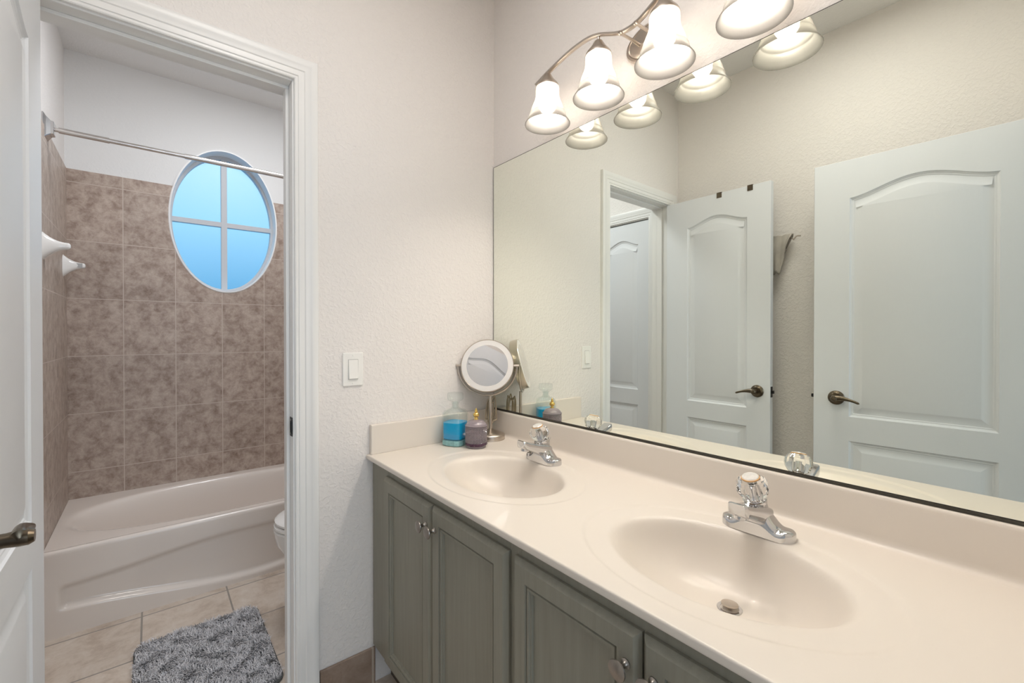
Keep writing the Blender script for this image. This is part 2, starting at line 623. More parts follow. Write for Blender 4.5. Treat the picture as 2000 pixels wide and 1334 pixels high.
t1 = casing('trim_1', JL - .005, JR + .005, JH + .005, lambda u, v, d: (u, -d, v))
tag(t1, 'white moulded casing around the bath doorway', 'trim')
t2 = casing('trim_2', D3A - .005, D3B + .005, D3H + .005, lambda u, v, d: (XL + d, u, v))
tag(t2, 'white moulded casing around the narrow closet door', 'trim')
t3 = casing('trim_3', JL - .005, JR + .005, JH + .005, lambda u, v, d: (u, .115 + d, v))
tag(t3, 'white casing on the bath side of the doorway', 'trim')
# jambs with stops
m = MB()
m.box(JR, JR + .02, 0, .115, 0, JH + .02).box(JL - .02, JL, 0, .115, 0, JH + .02).box(JL, JR, 0, .115, JH, JH + .02)
m.box(JR - .010, JR, .040, .074, 0, JH - .010).box(JL, JL + .010, .040, .074, 0, JH - .010).box(JL, JR, .040, .074, JH - .010, JH)
S_(m.build('trim_4', M_TRIM, smooth=0, bevel=.0015), 'white door jamb and stops lining the bath doorway', 'trim')
m = MB()
m.box(XL - .115, XL, D3A - .02, D3A, 0, D3H + .02).box(XL - .115, XL, D3B, D3B + .02, 0, D3H + .02).box(XL - .115, XL, D3A, D3B, D3H, D3H + .02)
S_(m.build('trim_5', M_TRIM, smooth=0, bevel=.0015), 'white jamb lining the narrow closet door', 'trim')
# strike plate on the right jamb
sp_ = thing('strike_plate', 'dark metal strike plate on the right doorway jamb', 'strike plate', (JR, .020, .945))
bm_ = MB()
slab_with_holes('plate', M_BLACK, rect(-.013, .013, -.030, .030), [rect(-.006, .006, -.013, .013)], lambda u, v, d: (d, u, v), -.0018, 0.0, sp_)
MB().tube([(-.0015, -.013, -.022), (-.0035, -.0165, -.02), (-.0035, -.0165, .02), (-.0015, -.013, .022)], .0025, 8).build('lip', M_BLACK, sp_)
for zz_ in (.0215, -.0215):
    MB().lathe([(.003, 0), (.003, .0006)], (-.0018, 0, zz_), (-1, 0, 0), 12).build('screw', M_NICKEL, sp_)
# tile baseboards
S_(MB().box(JR + .078, -.535, -.010, 0, 0, .130).build('baseboard_front', M_BASE, smooth=0, bevel=.002), 'brown tile baseboard between door casing and vanity', 'baseboard')
S_(MB().box(XL, XL + .010, YB, -.02, 0, .130).build('baseboard_left', M_BASE, smooth=0, bevel=.002), 'brown tile baseboard along the left wall', 'baseboard')

# ------------------------------------------------------------------ doors
def arch(u0, u1, v0, v1, h, n=28):
    """panel outline, counter-clockwise, with an ogee arched top (h = 0: plain rectangle)"""
    p = [(u0, v0), (u1, v0)]
    if h <= 0:
        return p + [(u1, v1), (u0, v1)]
    for k in range(n + 1):
        s = k / n
        p.append((u1 + (u0 - u1) * s, v1 + h * (sin(pi * s) ** 2) ** 0.85))
    return p


def door_leaf(name, wd, ht, panels, s, parent, z0=0.012, th=.035):
    bm = bmesh.new()
    sides = []
    prof = [(0.0, 0.0), (.003, .0045), (.009, .0080), (.013, .0080), (.016, .0098), (.020, .0098), (.045, .0030), (.049, .0018)]
    for back in (0, 1):
        mp0 = (lambda u, v, d=0: (u, -s * d, v)) if not back else (lambda u, v, d=0: (u, -s * (th - d), v))
        e_ = .0015
        outer = rect(e_, wd - e_, z0 + e_, ht - e_)
        loops = fill_holes(bm, [outer] + panels, lambda u, v: mp0(u, v, 0))
        for pi_, P in enumerate(panels):
            prev = loops[1 + pi_]
            for (o, d) in prof[1:]:
                ring = [bm.verts.new(mp0(u, v, d)) for u, v in inset(P, o)]
                bridge(bm, prev, ring)
                prev = ring
            bm.faces.new(prev)
        sides.append(loops[0])
    mids = []
    for d in (.0015, th - .0015):
        mids.append([bm.verts.new((u, -s * d, v)) for u, v in rect(0, wd, z0, ht)])
    bridge(bm, sides[0], mids[0])
    bridge(bm, mids[0], mids[1])
    bridge(bm, mids[1], sides[1])
    bmesh.ops.recalc_face_normals(bm, faces=bm.faces)
    me = bpy.data.meshes.new(name)
    bm.to_mesh(me)
    bm.free()
    return finish(me, name, M_DOOR, parent, 20)


def lever(parent, u, z, y0, ny, du):
    """lever handle: y0 = door face, ny = outward sign, du = sign of the lever direction along the door"""
    m = MB().lathe([(.0325, 0), (.0325, .004), (.030, .007), (.024, .009), (.022, .011), (.0, .0112)], (u, y0, z), (0, ny, 0), 36)
    h = m.build('door_handle', M_BRONZE, parent, 30)
    MB().lathe([(.0115, .008), (.0105, .03), (.0125, .044), (.0125, .054), (.009, .060), (0, .0605)], (u, y0, z), (0, ny, 0), 24).build('neck', M_BRONZE, h, 30)
    P, R = [], []
    for k in range(22):
        t = k / 21
        P.append((u + du * (-.012 + .106 * t), y0 + ny * (.046 - .005 * sin(pi * t)), z + .006 * sin(2.0 * t + .3) - .020 * t * t))
        e_ = (1 - .55 * t)
        rr = .0120 * e_ * (sqrt(max(0.02, 1 - ((t - .93) / .07) ** 2)) if t > .93 else 1) * (sqrt(max(.05, 1 - ((.06 - t) / .06) ** 2)) if t < .06 else 1)
        R.append((rr * (1.0 - .35 * t), rr * (1 + .15 * sin(6 * t))))
    MB().tube(P, R, 14).build('lever', M_BRONZE, h, 50)
    return h


def latch(parent, wd, z, s, ey=-.0175):
    y = s * ey
    m = MB().box(wd, wd + .0012, y - .0125, y + .0125, z - .028, z + .028)
    lp = m.build('latch_plate', M_BLACK, parent, 0, .0004)
    b = MB().box(wd, wd + .012, y - .008, y + .008, z - .008, z + .008)
    b.build('latch_bolt', M_BLACK, lp, 0, .002)


def hinges(parent, ht, s):
    for z in (.25, 1.05, ht - .22):
        MB().lathe([(.006, -.045), (.006, .045)], (-.006, s * -.041, z), (0, 0, 1), 12).build('hinge', M_NICKEL, parent)


# door 1: bath door, swung wide open into the vanity room; its hinge edge shows at the far left of the picture
W1, H1 = .594, 2.036
d1 = thing('door_1', 'white two-panel arch-top door at the left edge, swung open from the bath doorway', 'door', (-1.346, -.014, 0), radians(-90), kind='structure')
door_leaf('door_leaf', W1, H1, [arch(.136, .477, .843, 1.870, .046), arch(.136, .477, .220, .745, 0)], 1, d1)
lever(d1, .531, .938, 0.0, 1, -1)
lever(d1, .531, .938, -.035, -1, -1)
latch(d1, W1, .938, 1)
hinges(d1, H1, 1)
# door 2: entry door, standing open beside the camera; seen in the mirror
W2, H2 = .735, 2.037
ang2 = math.atan2(1, .0508)
d2 = thing('door_2', 'white two-panel arch-top door filling the right side of the wall mirror', 'door', (-1.3635, -1.541, 0), ang2, kind='structure')
door_leaf('door_leaf', W2, H2, [arch(.136, .598, .862, 1.862, .056), arch(.136, .598, .220, .751, 0)], -1, d2)
lever(d2, .645, .945, 0.0, -1, -1)
latch(d2, W2, .945, -1)
hinges(d2, H2, -1)
# door 3: narrow closet door, closed
W3, H3 = D3B - D3A - .006, 2.024
d3 = thing('door_3', 'white narrow closed door inside the bath room, reflected through the doorway', 'door', (XL - .006, D3A + .003, 0), radians(90), kind='structure')
door_leaf('door_leaf', W3, H3, [arch(.085, W3 - .085, .848, 1.868, .042), arch(.085, W3 - .085, .220, .742, 0)], -1, d3)
lever(d3, W3 - .060, .938, 0.0, -1, -1)

# ------------------------------------------------------------------ oval window
win = thing('window_1', 'oval frosted window with white cross bars above the bathtub', 'window', (WX, YT + .085, WZ), kind='structure')
A2, B2 = WA - .003, WB - .003
fa, fb = .268, .418
n = 72
m = MB()
rings = []
for (a, b, y) in ((A2, B2, .0), (A2, B2, .040), (fa, fb, .040), (fa, fb, .004), (fa + .006, fb + .006, 0), ):
    rings.append([(a * cos(2 * pi * k / n), y, b * sin(2 * pi * k / n)) for k in range(n)])
m.loft(rings + [rings[0]], cap0=False, cap1=False)
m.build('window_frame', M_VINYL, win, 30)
m = MB()
rings = []
for (o, y) in ((-.004, -.098), (-.004, -.0935), (-.0005, -.0935), (-.0005, 0), (-.009, 0), (-.009, -.098)):
    rings.append([((WA + o) * cos(2 * pi * k / n), y, (WB + o) * sin(2 * pi * k / n)) for k in range(n)])
m.loft(rings + [rings[0]], cap0=False, cap1=False)
m.build('window_liner', M_LINER, win, 30)
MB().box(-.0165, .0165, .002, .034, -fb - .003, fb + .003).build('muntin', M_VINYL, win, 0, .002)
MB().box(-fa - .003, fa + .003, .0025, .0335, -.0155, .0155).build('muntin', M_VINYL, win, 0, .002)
m = MB()
m.add([((fa + .01) * cos(2 * pi * k / n), .018, (fb + .01) * sin(2 * pi * k / n)) for k in range(n)], [tuple(range(n))])
m.build('window_pane', M_PANE, win, 0)

# ------------------------------------------------------------------ vanity cabinet
CY0, CY1 = -.004, -1.575
FX = -.541           # face frame
vc = thing('vanity_cabinet', 'sage green double vanity cabinet under the cream countertop', 'cabinet', (-.28, -.79, 0))


def L_(x, y, z):     # world -> cabinet local
    return (x + .28, y + .79, z)


def wbox(m, x0, x1, y0, y1, z0, z1):
    a, b = L_(x0, y0, z0), L_(x1, y1, z1)
    return m.box(min(a[0], b[0]), max(a[0], b[0]), min(a[1], b[1]), max(a[1], b[1]), z0, z1)


m = MB()
wbox(m, FX + .019, -.012, CY0, CY0 - .018, .14, .802)
wbox(m, FX + .019, -.012, CY1, CY1 + .018, .14, .802)
wbox(m, FX + .019, -.012, CY0 - .018, CY1 + .018, .14, .158)
wbox(m, -.026, -.012, CY0 - .018, CY1 + .018, .158, .66)
m.build('carcass', M_SAGE, vc, 0)
m = MB()
wbox(m, FX, FX + .019, CY0, CY0 - .135, .14, .802)
wbox(m, FX, FX + .019, CY1, CY1 + .135, .14, .802)
wbox(m, FX, FX + .019, -.775, -.815, .14, .802)
wbox(m, FX, FX + .019, CY0 - .135, -.775, .740, .802)
wbox(m, FX, FX + .019, -.815, CY1 + .135, .740, .802)
wbox(m, FX, FX + .019, CY0 - .135, -.775, .14, .185)
wbox(m, FX, FX + .019, -.815, CY1 + .135, .14, .185)
m.build('face_frame', M_SAGE, vc, 0, .0012)
m = MB()
wbox(m, -.475, -.460, CY0, CY1, 0.0, .14)
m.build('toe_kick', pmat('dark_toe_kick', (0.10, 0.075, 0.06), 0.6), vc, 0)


def cab_door(ya, yb, knob_y):
    """shaker-like door with stepped inner moulding, front facing -X"""
    z0, z1, th = .155, .771, .0165
    xf = FX - .0005 - th
    bm = bmesh.new()
    mp = lambda u, v, d: L_(xf + d, u, v)
    e_ = .0105
    outer = rect(ya + e_, yb - e_, z0 + e_, z1 - e_)
    fr = .042
    P = rect(ya + fr, yb - fr, z0 + fr, z1 - fr)
    loops = fill_holes(bm, [outer, P], lambda u, v: mp(u, v, 0))
    prev = loops[1]
    for o, d in ((.0012, .0050), (.0040, .0050), (.0055, .0018), (.0100, .0018), (.0112, .0055), (.0150, .0055), (.0158, .0105), (.020, .0105)):
        ring = [bm.verts.new(mp(u, v, d)) for u, v in inset(P, o)]
        bridge(bm, prev, ring)
        prev = ring
    bm.faces.new(prev)
    r0 = loops[0]
    for o, d in ((.0095, .0006), (.0012, .0085), (0, .0105), (0, th)):
        ring = [bm.verts.new(mp(u, v, d)) for u, v in rect(ya + o, yb - o, z0 + o, z1 - o)]
        bridge(bm, r0, ring)
        r0 = ring
    bm.faces.new(r0)
    bmesh.ops.recalc_face_normals(bm, faces=bm.faces)
    me = bpy.data.meshes.new('door')
    bm.to_mesh(me)
    bm.free()
    d = finish(me, 'door', M_SAGE, vc, 30)
    c = L_(xf, knob_y, .712)
    MB().lathe([(.0085, 0), (.0085, .002), (.006, .004), (.0045, .010), (.005, .015), (.009, .019), (.0150, .0215), (.0165, .0235), (.0160, .0255), (.010, .0275), (0, .028)],
               c, (-1, 0, 0), 32).build('knob', M_PEWTER, d, 40)
    return d


cab_door(-.447, -.130, -.424)
cab_door(-.779, -.4505, -.473)
cab_door(-1.1155, -.801, -1.092)
cab_door(-1.447, -1.1195, -1.143)

# ------------------------------------------------------------------ countertop with two moulded bowls
ZT = .818
ct = thing('vanity_countertop', 'cream cultured marble countertop with two moulded oval sinks', 'countertop', (-.28, -.79, 0))
SINKS = ((-.315, -.462), (-.315, -1.122))
BA, BB, RA, RB, DEP = .153, .210, .208, .283, .120


def softplus(x, k):
    return k * math.log1p(math.exp(max(-40, min(40, x / k))))


def top_z(x, y):
    z = ZT
    for cx, cy in SINKS:
        dx, dy = x - cx, y - cy
        ro = sqrt((dx / RA) ** 2 + (dy / RB) ** 2)
        if ro > 1.15:
            continue
        # moulded ring: small step down inside the oval
        z -= .0032 * (1 - sstep(.975, 1.005, ro))
        r = sqrt((dx / BA) ** 2 + (dy / BB) ** 2)
        if r < 1.3:
            sh = .055 * max(0, 1 - r * r)
            r2 = sqrt(((dx - sh) / BA) ** 2 + (dy / BB) ** 2)
            rr = r2 if r < 1 else r
            e1 = softplus(1 - rr, .028)
            z -= DEP * (1 - math.exp(-e1 / .27)) / (1 - math.exp(-1 / .27))
    return z


xs = [-.5590 + .0045 * i for i in range(int((.559 - .036) / .0045) + 1)]
xs = [x for x in xs if x < -.038] + [-.0345]
ys = [-.0005 - .0045 * j for j in range(int(1.5785 / .0045) + 1)] + [-1.5785]
XF = -.5650
nose = [(-.5600, .8025), (-.5628, .8025), (-.5635, .8035), (-.5637, .806), (-.5637, .8140), (-.5630, .8165), (-.5615, .8178)]
m = MB()
cols_ = [('n', p) for p in [(-.530, .8025)] + nose] + [('x', x) for x in xs]


def ctf(i, y):
    k, p = cols_[int(i)]
    if k == 'n':
        return (p[0] + .28, y + .79, p[1])
    return (p + .28, y + .79, top_z(p, y))


m.grid(list(range(len(cols_))), ys, ctf)
m.build('counter_slab', M_MARBLE, ct, 60)
# backsplash with a coved foot
pr = [(-.0345, ZT), (-.030, ZT + .0005), (-.0255, ZT + .0025), (-.0222, ZT + .006), (-.0205, ZT + .011), (-.020, ZT + .018), (-.020, .9105), (-.0195, .9145), (-.0180, .9168), (-.0155, .9175), (-.001, .9175), (-.001, ZT)]
m = MB()
m.loft([[(x + .28, y + .79, z) for x, z in pr] for y in (-.0005, -1.5785)])
m.build('backsplash', M_MARBLE, ct, 40)
m = MB()
wbox(m, -.553, -.0205, -.0005, -.0195, ZT - .001, .922)
m.build('side_splash', M_MARBLE, ct, 0, .003)
for cx, cy in SINKS:
    zd = top_z(cx + .055, cy)
    c = (cx + .055 + .28, cy + .79, zd + .0012)
    dr = MB().lathe([(.0235, -.004), (.0235, .0012), (.0220, .0022), (.0175, .0016), (.0165, -.003), (0, -.0032)], c, (0, 0, 1), 36).build('drain', M_CHROME, ct, 40)
    MB().lathe([(.004, -.004), (.004, .006), (.0145, .0068), (.0160, .0085), (.0155, .0105), (.010, .0118), (0, .0122)], c, (.08, .0, 1), 36).build('stopper', M_NICKEL, dr, 40)

# ------------------------------------------------------------------ faucets
def make_faucet(loc, label):
    f = thing('bathroom_faucet', label, 'faucet', loc, 0, 'chrome faucets on the vanity')
    m = MB()
    rings = []
    L2 = .0735
    for k in range(49):
        u = -L2 * cos(pi * k / 48)
        a = abs(u) / L2
        wv = .0275 * (max(0.0, 1 - max(0, (a - .58) / .42) ** 2.3)) ** .5 + .0006
        h = .0215 + .031 * (1 - sstep(.16, .66, a))
        if a > .8:
            h -= .004 * ((a - .8) / .2) ** 2
        ring = []
        for (dx, dz) in ((-1, 0), (-1, .35), (-.985, .55), (-.94, .72), (-.84, .87), (-.62, .96), (0, 1), (.62, .96), (.84, .87), (.94, .72), (.985, .55), (1, .35), (1, 0)):
            q = 1 - .22 * sstep(.45, 1, dz) * (1 - sstep(.5, .9, a))
            ring.append((dx * wv * q, u, dz * h))
        rings.append(ring)
    m.loft(rings)
    body = m.build('faucet_body', M_CHROME, f, 45)
    # central tower, leaning a little towards the basin
    ax = Vector((-.30, .06, 1)).normalized()
    MB().lathe([(.0270, -.004), (.0262, .014), (.0242, .030), (.0226, .044), (.0216, .0515), (.0180, .0525), (0, .0526)], (.008, 0, .018), ax, 36).build('valve_tower', M_CHROME, body, 35)
    # spout: rounded rectangular arm
    m = MB()
    rings = []
    for k in range(25):
        t = k / 24
        x = .014 - .116 * t
        zc = .0300 + .0420 * t
        wv = .0270 - .0065 * sstep(0, .8, t)
        hh = .0230 - .0095 * sstep(0, .8, t)
        if t > .93:
            q = 1 - .22 * ((t - .93) / .07) ** 2
            wv *= q
            hh *= q
        ring = []
        for j in range(28):
            a = 2 * pi * j / 28
            ca, sa = cos(a), sin(a)
            ring.append((x, wv * math.copysign(abs(ca) ** .32, ca), zc + hh * math.copysign(abs(sa) ** .32, sa)))
        rings.append(ring)
    m.loft(rings)
    m.build('spout', M_CHROME, f, 45)
    MB().lathe([(.0115, .014), (.0115, 0), (.010, -.0015), (0, -.0012)], (-.086, 0, .0490), (.12, 0, 1), 24).build('aerator', M_CHROME, f, 35)
    # acrylic knob
    kc = Vector((.008, 0, .018)) + ax * .0535
    prof = [(.0125, 0), (.0165, .003), (.0235, .010), (.0295, .020), (.0318, .030), (.0305, .040), (.0255, .0480), (.0195, .0520), (.0185, .0510), (0, .0505)]
    kn = MB().lathe(prof, kc, ax, 40, lambda i, t, h: 1 + (.045 * cos(8 * t) if i not in (0, 9) else 0)).build('acrylic_knob', M_ACRYL, f, 20)
    MB().lathe([(.0095, .001), (.0085, .02), (.0070, .034), (0, .0345)], kc, ax, 20).build('stem', M_CHROME, kn, 35)
    MB().lathe([(.0185, .0512), (.0185, .0535), (.017, .0545)], kc, ax, 32).build('cap_ring', M_AMBER, kn, 35)
    MB().lathe([(.0165, .0525), (.0168, .0550), (.0150, .0566), (0, .0572)], kc, ax, 32).build('cap', M_CAPW, kn, 35)
    MB().lathe([(.0225, -.006), (.0238, -.004), (.0238, .0025), (.0205, .0035)], kc, ax, 32).build('collar', M_CHROME, kn, 35)
    # pop-up lift rod behind
    MB().lathe([(.0022, 0), (.0022, .058), (.0045, .060), (.0045, .066), (0, .067)], (.0235, 0, .010), (0.05, 0, 1), 12).build('lift_rod', M_CHROME, f, 35)
    return f


fa1 = make_faucet((-.128, -.446, ZT - .0035), 'chrome faucet with clear acrylic knob at the far sink, nearer the bottles')
fa2 = copy_tree(fa1)
fa2.location = (-.128, -1.122, ZT - .0035)
fa2['label'] = 'chrome faucet with clear acrylic knob at the near sink, amber-ringed cap'

# ------------------------------------------------------------------ big wall mirror
ym0, ym1, zm0, zm1 = -.004, -1.574, .9215, 1.956
bmr = thing('wall_mirror', 'large frameless wall mirror above the vanity backsplash', 'mirror', (-.001, -.789, zm0))
MB().box(-.005, -.0049, ym1 + .789 + .002, ym0 + .789 - .002, .004, zm1 - zm0 - .002).build('mirror_glass', M_MIRROR, bmr, 0)
m = MB()
m.box(-.0048, .001, ym1 + .789, ym0 + .789, .0022, zm1 - zm0)
m.build('backing', M_MEDGE, bmr, 0)
MB().box(-.0085, .001, ym1 + .789, ym0 + .789, -.0032, .0022).build('bottom_channel', M_MEDGE, bmr, 0)

# ------------------------------------------------------------------ vanity light
YL = -.770
vl = thing('vanity_light', 'four-light brushed nickel wall lamp with frosted bell shades above the mirror', 'lamp', (0, YL, 2.11))
m = MB()
n = 48
rings = []
for (q, x) in ((1.0, 0), (1.0, -.006), (.95, -.011), (.86, -.012), (.83, -.009), (.80, -.012), (.60, -.018), (.0, -.021)):
    rings.append([(x, .082 * max(q, .001) * cos(2 * pi * k / n), -.002 + .054 * max(q, .001) * sin(2 * pi * k / n)) for k in range(n)])
m.loft(rings)
m.build('backplate', M_NICKEL, vl, 30)
XB = -.105


def bar_z(o):
    a = abs(o)
    pts = [(0, -.010), (.03, -.008), (.07, .012), (.11, .033), (.15, .041), (.19, .041), (.25, .034), (.33, .016), (.385, .000)]
    for (a0, z0), (a1, z1) in zip(pts, pts[1:]):
        if a <= a1:
            t = (a - a0) / (a1 - a0)
            return z0 + (z1 - z0) * t
    return pts[-1][1]


zz = [bar_z(-.385 + .77 * k / 96) for k in range(97)]
for _ in range(12):
    zz = [zz[0]] + [(zz[i - 1] + 2 * zz[i] + zz[i + 1]) / 4 for i in range(1, 96)] + [zz[-1]]
P = [(XB, -.385 + .77 * k / 96, zz[k]) for k in range(97)]
MB().tube(P, [(.0088, .0050)] * 97, 12).build('curved_bar', M_NICKEL, vl, 50)
for o in (-.026, .026):
    MB().tube([(-.012, o, -.006), (-.05, o, -.006), (XB - .004, o, -.010)], .0045, 12).lathe([(.0065, 0), (.0065, .006), (.004, .010), (0, .0105)], (XB - .002, o, -.010), (-1, 0, 0), 14).build('arm', M_NICKEL, vl, 35)
for o in (.33, .11, -.11, -.33):
    zb = zz[min(96, max(0, round((o + .385) / .77 * 96)))]
    zr = -.155      # rim height, local
    cup = MB().lathe([(.0045, zb - .002), (.0045, .0145), (.010, .0125), (.013, .010), (.017, .003), (.025, -.010), (.0345, -.021), (.0385, -.028), (.0395, -.0335), (.036, -.0335)], (XB, o, 0), (0, 0, 1), 32).build('shade_holder', M_NICKEL, vl, 35)
    out = [(.0340, 0), (.0385, -.001), (.0395, -.010), (.0390, -.025), (.0395, -.036), (.0430, -.052), (.0490, -.068), (.0540, -.082), (.0575, -.095), (.0590, -.1035), (.0612, -.1050), (.0622, -.1085), (.0622, -.1125), (.0640, -.1200), (.0680, -.1280), (.0730, -.1365), (.0765, -.1425), (.0762, -.145)]
    inn = [(r - .003, z) for r, z in out[::-1][1:-1]]
    sh = MB().lathe([(r, -.0315 + z * .876) for r, z in out + inn], (XB, o, 0), (0, 0, 1), 48)
    # open at the neck and rim: drop the end caps
    sh.f = [f for f in sh.f if len(f) == 4]
    so = sh.build('lamp_shade', M_SHADE, vl, 50)
    bb = [(.013, -.036), (.0135, -.046), (.0175, -.058), (.0245, -.073), (.0280, -.088), (.0268, -.101), (.0205, -.112), (.011, -.1185), (0, -.120)]
    MB().lathe(bb, (XB, o, 0), (0, 0, 1), 28).build('light_bulb', M_BULB, so, 50)

# ------------------------------------------------------------------ light switch
sw = thing('light_switch', 'white rocker light switch on the cream wall beside the doorway', 'light switch', (-.6105, 0, 1.1205))
MB().box(-.035, .035, -.0055, 0, -.0572, .0572).build('switch_plate', M_PLASTIC, sw, 0, .0035, 3)
m = MB()
m.box(-.0172, .0172, -.0062, -.004, -.0345, .0345)
m.build('rocker_frame', pmat('switch_gap', (.55, .54, .52), .5), sw, 0)
MB().add([(-.0158, -.0055, -.0325), (.0158, -.0055, -.0325), (.0158, -.0055, .0325), (-.0158, -.0055, .0325),
          (-.0155, -.0120, -.0320), (.0155, -.0120, -.0320), (.0155, -.0068, .0320), (-.0155, -.0068, .0320)],
         [(0, 1, 2, 3), (4, 5, 6, 7), (0, 1, 5, 4), (1, 2, 6, 5), (2, 3, 7, 6), (3, 0, 4, 7)]).build('rocker', M_PLASTIC, sw, 0, .0008)
for z in (.048, -.048):
    MB().lathe([(.0033, 0), (.0030, .0008), (0, .001)], (0, -.0055, z), (0, -1, 0), 14).build('screw', M_PLASTIC, sw)

# ------------------------------------------------------------------ makeup mirror
mm = thing('makeup_mirror', 'round brushed nickel makeup mirror standing in the corner of the countertop', 'mirror', (-.086, -.090, ZT))
MB().lathe([(.0590, .0), (.0590, .0025), (.0580, .004), (.0585, .017), (.0560, .021), (.040, .028), (.018, .035), (.009, .040), (0, .041)], (0, 0, 0), (0, 0, 1), 48).build('base', M_NICKEL, mm, 35)
MB().tube([(0, 0, .035), (0, 0, .178)], .0058, 16).build('stem', M_NICKEL, mm, 40)
hc = Vector((-.014, .002, .296))
nrm = Vector((-.639, -.70, .245)).normalized()
tax = Vector((.739, -.674, 0)).normalized()
RY = .1195
P = []
for k in range(49):
    a = pi + pi * k / 48
    P.append(hc + tax * RY * cos(a) + Vector((0, 0, 1)) * RY * sin(a))
P = [P[0] + Vector((0, 0, .004))] + P + [P[-1] + Vector((0, 0, .004))]
MB().tube(P, .0040, 12).build('yoke', M_NICKEL, mm, 50)
for s_ in (-1, 1):
    MB().tube([hc + tax * s_ * .104, hc + tax * s_ * (RY + .008)], .0052, 14).build('pivot_pin', M_NICKEL, mm, 40)
hd = MB().lathe([(.100, -.030), (.1065, -.027), (.1075, -.022), (.1075, .004), (.1062, .0058), (.1045, .0045), (0, .0040)], hc, nrm, 72).build('mirror_head', M_NICKEL, mm, 35)
MB().lathe([(.1042, .0045), (.1040, .0056), (.083, .0058), (.083, .0045)], hc, nrm, 72).build('light_ring', M_LEDRING, hd, 35)
MB().lathe([(.0835, .0046), (.0835, .0062), (0, .0062)], hc, nrm, 72).build('mirror_glass', M_MIRROR2, hd, 20)
# bundled power cord hanging behind the stem
P = []
for k in range(220):
    t = k / 219
    a = 2 * pi * 4.0 * t
    P.append((.026 + .017 * sin(a) + .006 * sin(5 * t), .030 + .008 * cos(a * 1.3), .105 - .058 * cos(a) * (1 - .18 * t) + .012 * sin(3.1 * a)))
MB().tube(P, .0028, 8).build('power_cord', M_CORD, mm, 60)

# ------------------------------------------------------------------ mouthwash decanter
bo = thing('mouthwash_decanter', 'clear glass decanter half full of blue mouthwash on the countertop', 'bottle', (-.2455, -.0790, ZT), radians(28))
bo.scale = (1, 1, 1.06)


def sq(r, z, p=4.0, n=48, flute=0.0):
    out = []
    for k in range(n):
        t = 2 * pi * k / n
        q = (abs(cos(t)) ** p + abs(sin(t)) ** p) ** (-1 / p)
        q *= 1 + flute * cos(16 * t)
        out.append((r * q * cos(t), r * q * sin(t), z))
    return out


body = [(.040, 0, 4), (.0425, .003, 4), (.043, .010, 4), (.043, .108, 4), (.0415, .117, 4), (.035, .125, 3), (.022, .131, 2), (.0150, .136, 2), (.0135, .142, 2), (.0140, .150, 2), (.0185, .154, 2)]
inner = [(.0125, .154, 2), (.0110, .142, 2), (.0140, .132, 2), (.032, .122, 3), (.0385, .112, 4), (.0395, .026, 4), (.035, .0225, 4)]
m = MB()
m.loft([sq(r, z, p, flute=.012 if .02 < z < .11 and r > .04 else 0) for r, z, p in body] + [sq(r, z, p) for r, z, p in inner])
m.build('glass_bottle', M_GLASS, bo, 30)
MB().loft([sq(.0340, .0228, 4), sq(.0393, .0262, 4), sq(.0393, .0830, 4)]).build('blue_liquid', M_BLUE, bo, 30)
MB().loft([sq(.0385, .0012, 4), sq(.0412, .0045, 4, flute=.02), sq(.0412, .0150, 4, flute=.03), sq(.0400, .0200, 4, flute=.02), sq(.0330, .0215, 4)]).build('glass_base', M_GBASE, bo, 15)
MB().lathe([(.0088, .130), (.0100, .1545), (.0120, .157), (.0270, .160), (.0310, .165), (.0312, .181), (.0290, .187), (0, .1885)], (0, 0, 0), (0, 0, 1), 32, lambda i, t, h: 1 + .02 * cos(8 * t)).build('stopper', M_GLASS, bo, 25)

# ------------------------------------------------------------------ lilac cut-glass jar
pj_ = thing('cut_glass_jar', 'lilac diamond-cut glass jar with a gold finial beside the blue decanter', 'jar', (-.2055, -.1610, ZT))


def diam(R0, z0, z1, nz, nt, seg=96, amp=.0030):
    rings = []
    for i in range(nz + 1):
        z = z0 + (z1 - z0) * i / nz
        ring = []
        for k in range(seg):
            t = 2 * pi * k / seg
            a = (t * nt / (2 * pi) + (z - z0) / .0125) % 1
            b = (t * nt / (2 * pi) - (z - z0) / .0125) % 1
            d = min(abs(a - .5), abs(b - .5)) * 2
            r = R0 - amp + amp * 2 * (1 - abs(2 * min(abs(a - .5) * 2, 1) - 1)) * (1 - abs(2 * min(abs(b - .5) * 2, 1) - 1))
            ring.append((r * cos(t), r * sin(t), z))
        rings.append(ring)
    return rings


rg = lambda r, z: [(r * cos(2 * pi * k / 96), r * sin(2 * pi * k / 96), z) for k in range(96)]
MB().loft([rg(.034, 0), rg(.0365, .002), rg(.0372, .006), rg(.0402, .011)] + diam(.0405, .0135, .0740, 40, 18) + [rg(.0410, .0755), rg(.0415, .0775), rg(.0395, .0790)]).build('jar_body', M_LILAC, pj_, 12)
lid = MB().loft([rg(.0395, .0795), rg(.0420, .0805), rg(.0420, .0835), rg(.0385, .0860)] + [rg(.0380 - .011 * (i / 6) ** 1.5, .0865 + .0125 * (i / 6)) for i in range(7)] + [rg(.012, .1035), rg(.004, .104)]).build('jar_lid', M_LILAC, pj_, 25)
MB().lathe([(.0085, .103), (.0085, .1055), (.0065, .108), (.0062, .112), (.0100, .1145), (.0118, .1195), (.0112, .1245), (.0075, .1285), (.0048, .1300), (.0062, .1325), (.0055, .137), (.0025, .1430), (0, .1470)], (0, 0, 0), (0, 0, 1), 28).build('gold_finial', M_GOLD, lid, 40)
MB().lathe([(.0345, .004), (.0412, .0112), (.0418, .0190), (.0416, .0192)], (0, 0, 0), (0, 0, 1), 64, lambda i, t, h: 1 + (.0 if i < 2 else .004 * cos(18 * t))).build('dark_soap', M_PURPLE, pj_, 30)

